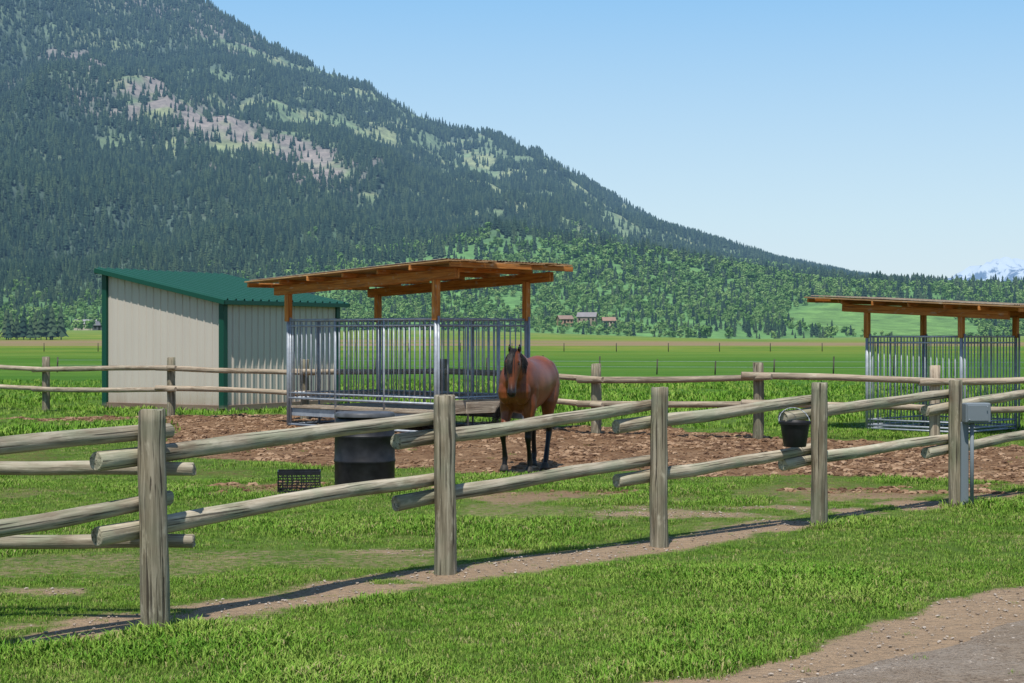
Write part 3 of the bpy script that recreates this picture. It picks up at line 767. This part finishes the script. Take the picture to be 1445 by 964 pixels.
def put(name,m,lo,hi,coll,wf=1.0):
    x,y,z=X[m],Y[m],Z[m];n=len(x);h=(lo+(hi-lo)*rng.random(n))*(.55+.45*near[m])
    w=h*wf*(.8+.5*rng.random(n))
    scatter(name,np.stack([x,y,z-.3],1),np.stack([w,w,h],1),np.stack([0*x,0*x,rng.random(n)*6.28],1),coll)
    return n
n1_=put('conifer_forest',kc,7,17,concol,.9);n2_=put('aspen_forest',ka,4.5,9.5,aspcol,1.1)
print('TREES',n1_,n2_)
def group(name,coll,pts):
    a=np.array(pts); scatter(name,a[:,:3],np.stack([a[:,4],a[:,4],a[:,3]],1),np.stack([0*a[:,0],0*a[:,0],a[:,0]*7%6.28],1),coll)
R=random.Random(5); pts=[]
for i in range(30):
    x=-172+i*1.0+R.uniform(-1,1); y=520+R.uniform(-5,5); h=R.uniform(7,11.5); pts.append((x,y,float(gh(x,y)),h,h*.9))
group('windbreak_conifers',concol,pts)
pts=[]
for i in range(300):
    y=R.uniform(900,1020);x=R.uniform(-.335,.34)*y
    if R.random()<.7 and x>-200: continue
    if -10<x<90 and y<990: continue
    if 190<x<340: continue
    h=R.uniform(4,8.5);pts.append((x,y,float(gh(x,y)),h,h*1.2))
group('valley_aspens',aspcol,pts)
def house(name,x,y,z,w,d,h,rot,wc,rc):
    e=empty(name,(x,y,z));e.rotation_euler=(0,0,rot)
    kw=NT(name+'_wall');Mw=kw.fin(kw.ramp(kw.noise(kw.obj(),.5),[(.3,tuple(c*.85 for c in wc)),(.7,wc)]),.8)
    kr=NT(name+'_roof');Mr=kr.fin(kr.ramp(kr.noise(kr.obj(),.5),[(.3,tuple(c*.8 for c in rc)),(.7,rc)]),.8)
    kg=NT(name+'_glass');Mg=kg.fin((.03,.04,.05),.15)
    V=[(-w/2,-d/2,-2.5),(w/2,-d/2,-2.5),(w/2,d/2,-2.5),(-w/2,d/2,-2.5),(-w/2,-d/2,h),(w/2,-d/2,h),(w/2,d/2,h),(-w/2,d/2,h),(-w/2,0,h+d*.3),(w/2,0,h+d*.3)]
    mesh_obj('walls',V,[(0,1,5,4),(1,2,6,9,5),(2,3,7,6),(3,0,4,8,7)],Mw,e)
    o=.5;V=[(-w/2-o,-d/2-o,h-.2),(w/2+o,-d/2-o,h-.2),(w/2+o,0,h+d*.3+.15),(-w/2-o,0,h+d*.3+.15),(w/2+o,d/2+o,h-.2),(-w/2-o,d/2+o,h-.2)]
    mesh_obj('roof',V,[(0,1,2,3),(3,2,4,5)],Mr,e)
    for i in range(4):
        xx=-w/2+w*(i+.5)/4
        beam('window' if i!=1 else 'door',(xx-.6,-d/2-.05,h*.55 if i!=1 else 1.1),(xx+.6,-d/2-.05,h*.55 if i!=1 else 1.1),.1,1.2 if i!=1 else 2.2,Mg,e,bev=0)
for (x,y,w,d,h,rot,wc,rc) in ((34,1060,9,7,3,.3,(.45,.3,.22),(.26,.19,.16)),(49,1070,12,9,4,-.2,(.34,.27,.23),(.25,.24,.25)),(62,1055,8,7,3,.1,(.5,.42,.35),(.3,.2,.16)),(-262,1010,13,8,3.5,.1,(.5,.45,.38),(.3,.3,.32)),(-240,960,9,7,3,.3,(.12,.14,.16),(.14,.15,.17))):
    house('farmhouse',x,y,float(mh(np.array(x),np.array(y)))+1.5 if y>=985 else float(gh(x,y)),w,d,h,rot,wc,rc)

wf=empty('wire_fence'); segs=[]
k=NT('dark_post');M_dp=k.fin(k.ramp(k.noise(k.obj(),3),[(.3,(.04,.035,.03)),(.7,(.09,.08,.065))]),.9)
for i in range(26):
    x=-22+i*2.6; y=76-.16*x; hgt=.75+.12*math.sin(i*5.1); segs.append(((x,y,-.1),(x+.03,y,hgt),.035))
tubes('posts',segs,M_dp,wf,6)
tubes('wires',[((-22,79.5,z),(43,69.1,z),.006) for z in (.35,.6)],M_steel,wf,4)
wf=empty('wire_fence'); tubes('posts',[((-90+i*6,190+math.sin(i)*1,-.1),(-90+i*6,190+math.sin(i),1.0),.05) for i in range(40)],M_dp,wf,6)

sx=np.linspace(3800,9000,130);sy=np.linspace(14500,18500,50);SX,SY=np.meshgrid(sx,sy)
env=np.interp(sx,[3800,4100,4500,4750,5100,6000,7500,9000],[0,280,620,710,740,600,700,100])[None,:]
SZ=env*np.sin(np.pi*np.clip((SY-14500)/4000,0,1))*(.72+.55*fbm(SX*.0035,SY*.0035,5,400))
k=NT('snowy_rock');p=k.pos();z=k.sep(p)[2];n=k.noise(k.map(p,(.008,.008,.004)),1,6,.75)
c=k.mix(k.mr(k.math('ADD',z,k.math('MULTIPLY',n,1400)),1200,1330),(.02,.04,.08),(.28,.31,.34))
k.put(k.b.inputs['Emission Color'],(.25,.42,.66));k.put(k.b.inputs['Emission Strength'],.62)  # rock glows blue: far haze painted on as emission
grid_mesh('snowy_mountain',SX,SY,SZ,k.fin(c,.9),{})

# ------------------------------------------------------------ light
el=math.radians(64); S=Vector((-.2*math.cos(el),-.98*math.cos(el),math.sin(el))).normalized()
w=bpy.data.worlds.new('World');scene.world=w;w.use_nodes=True
nt=w.node_tree;bg=nt.nodes['Background'];sk=nt.nodes.new('ShaderNodeTexSky');sk.sky_type='NISHITA';sk.sun_disc=False
sk.sun_elevation=el;sk.sun_rotation=math.atan2(S.x,S.y);sk.altitude=0;sk.air_density=1.0;sk.dust_density=2.0;sk.ozone_density=1.5
tc=nt.nodes.new('ShaderNodeTexCoord');sp=nt.nodes.new('ShaderNodeSeparateXYZ');nt.links.new(tc.outputs['Generated'],sp.inputs[0])
rp_=nt.nodes.new('ShaderNodeValToRGB');nt.links.new(sp.outputs[2],rp_.inputs[0])
e=rp_.color_ramp.elements
for i in range(3): e.new(.5)
for kk,(p_,c_) in zip(e,[(0,(.82,.93,.98)),(.07,(.65,.86,.99)),(.2,(.31,.62,.97)),(.5,(.13,.29,.58)),(1,(.07,.165,.39))]): kk.position=p_;kk.color=(*c_,1)
sc_n=nt.nodes.new('ShaderNodeVectorMath');sc_n.operation='SCALE';nt.links.new(rp_.outputs[0],sc_n.inputs[0]);sc_n.inputs[3].default_value=6.6
mx_=nt.nodes.new('ShaderNodeMix');mx_.data_type='RGBA';mx_.inputs[0].default_value=.88
nt.links.new(sk.outputs[0],mx_.inputs[6]);nt.links.new(sc_n.outputs[0],mx_.inputs[7])
nt.links.new(mx_.outputs[2],bg.inputs[0]);bg.inputs[1].default_value=.145
L=bpy.data.lights.new('sun','SUN');L.energy=5.0;L.angle=math.radians(.5);L.color=(1,.955,.88)
lo=link(bpy.data.objects.new('sun',L));lo.rotation_mode='QUATERNION';lo.rotation_quaternion=S.to_track_quat('Z','Y')
cam=bpy.data.cameras.new('camera');cam.lens=57.8;cam.sensor_width=36;cam.clip_start=.1;cam.clip_end=60000
co=link(bpy.data.objects.new('camera',cam));co.location=(0,0,1.73);co.rotation_euler=(math.radians(90-.17),0,0)
scene.camera=co
scene.view_settings.view_transform='Standard';scene.view_settings.look='None';scene.view_settings.exposure=0
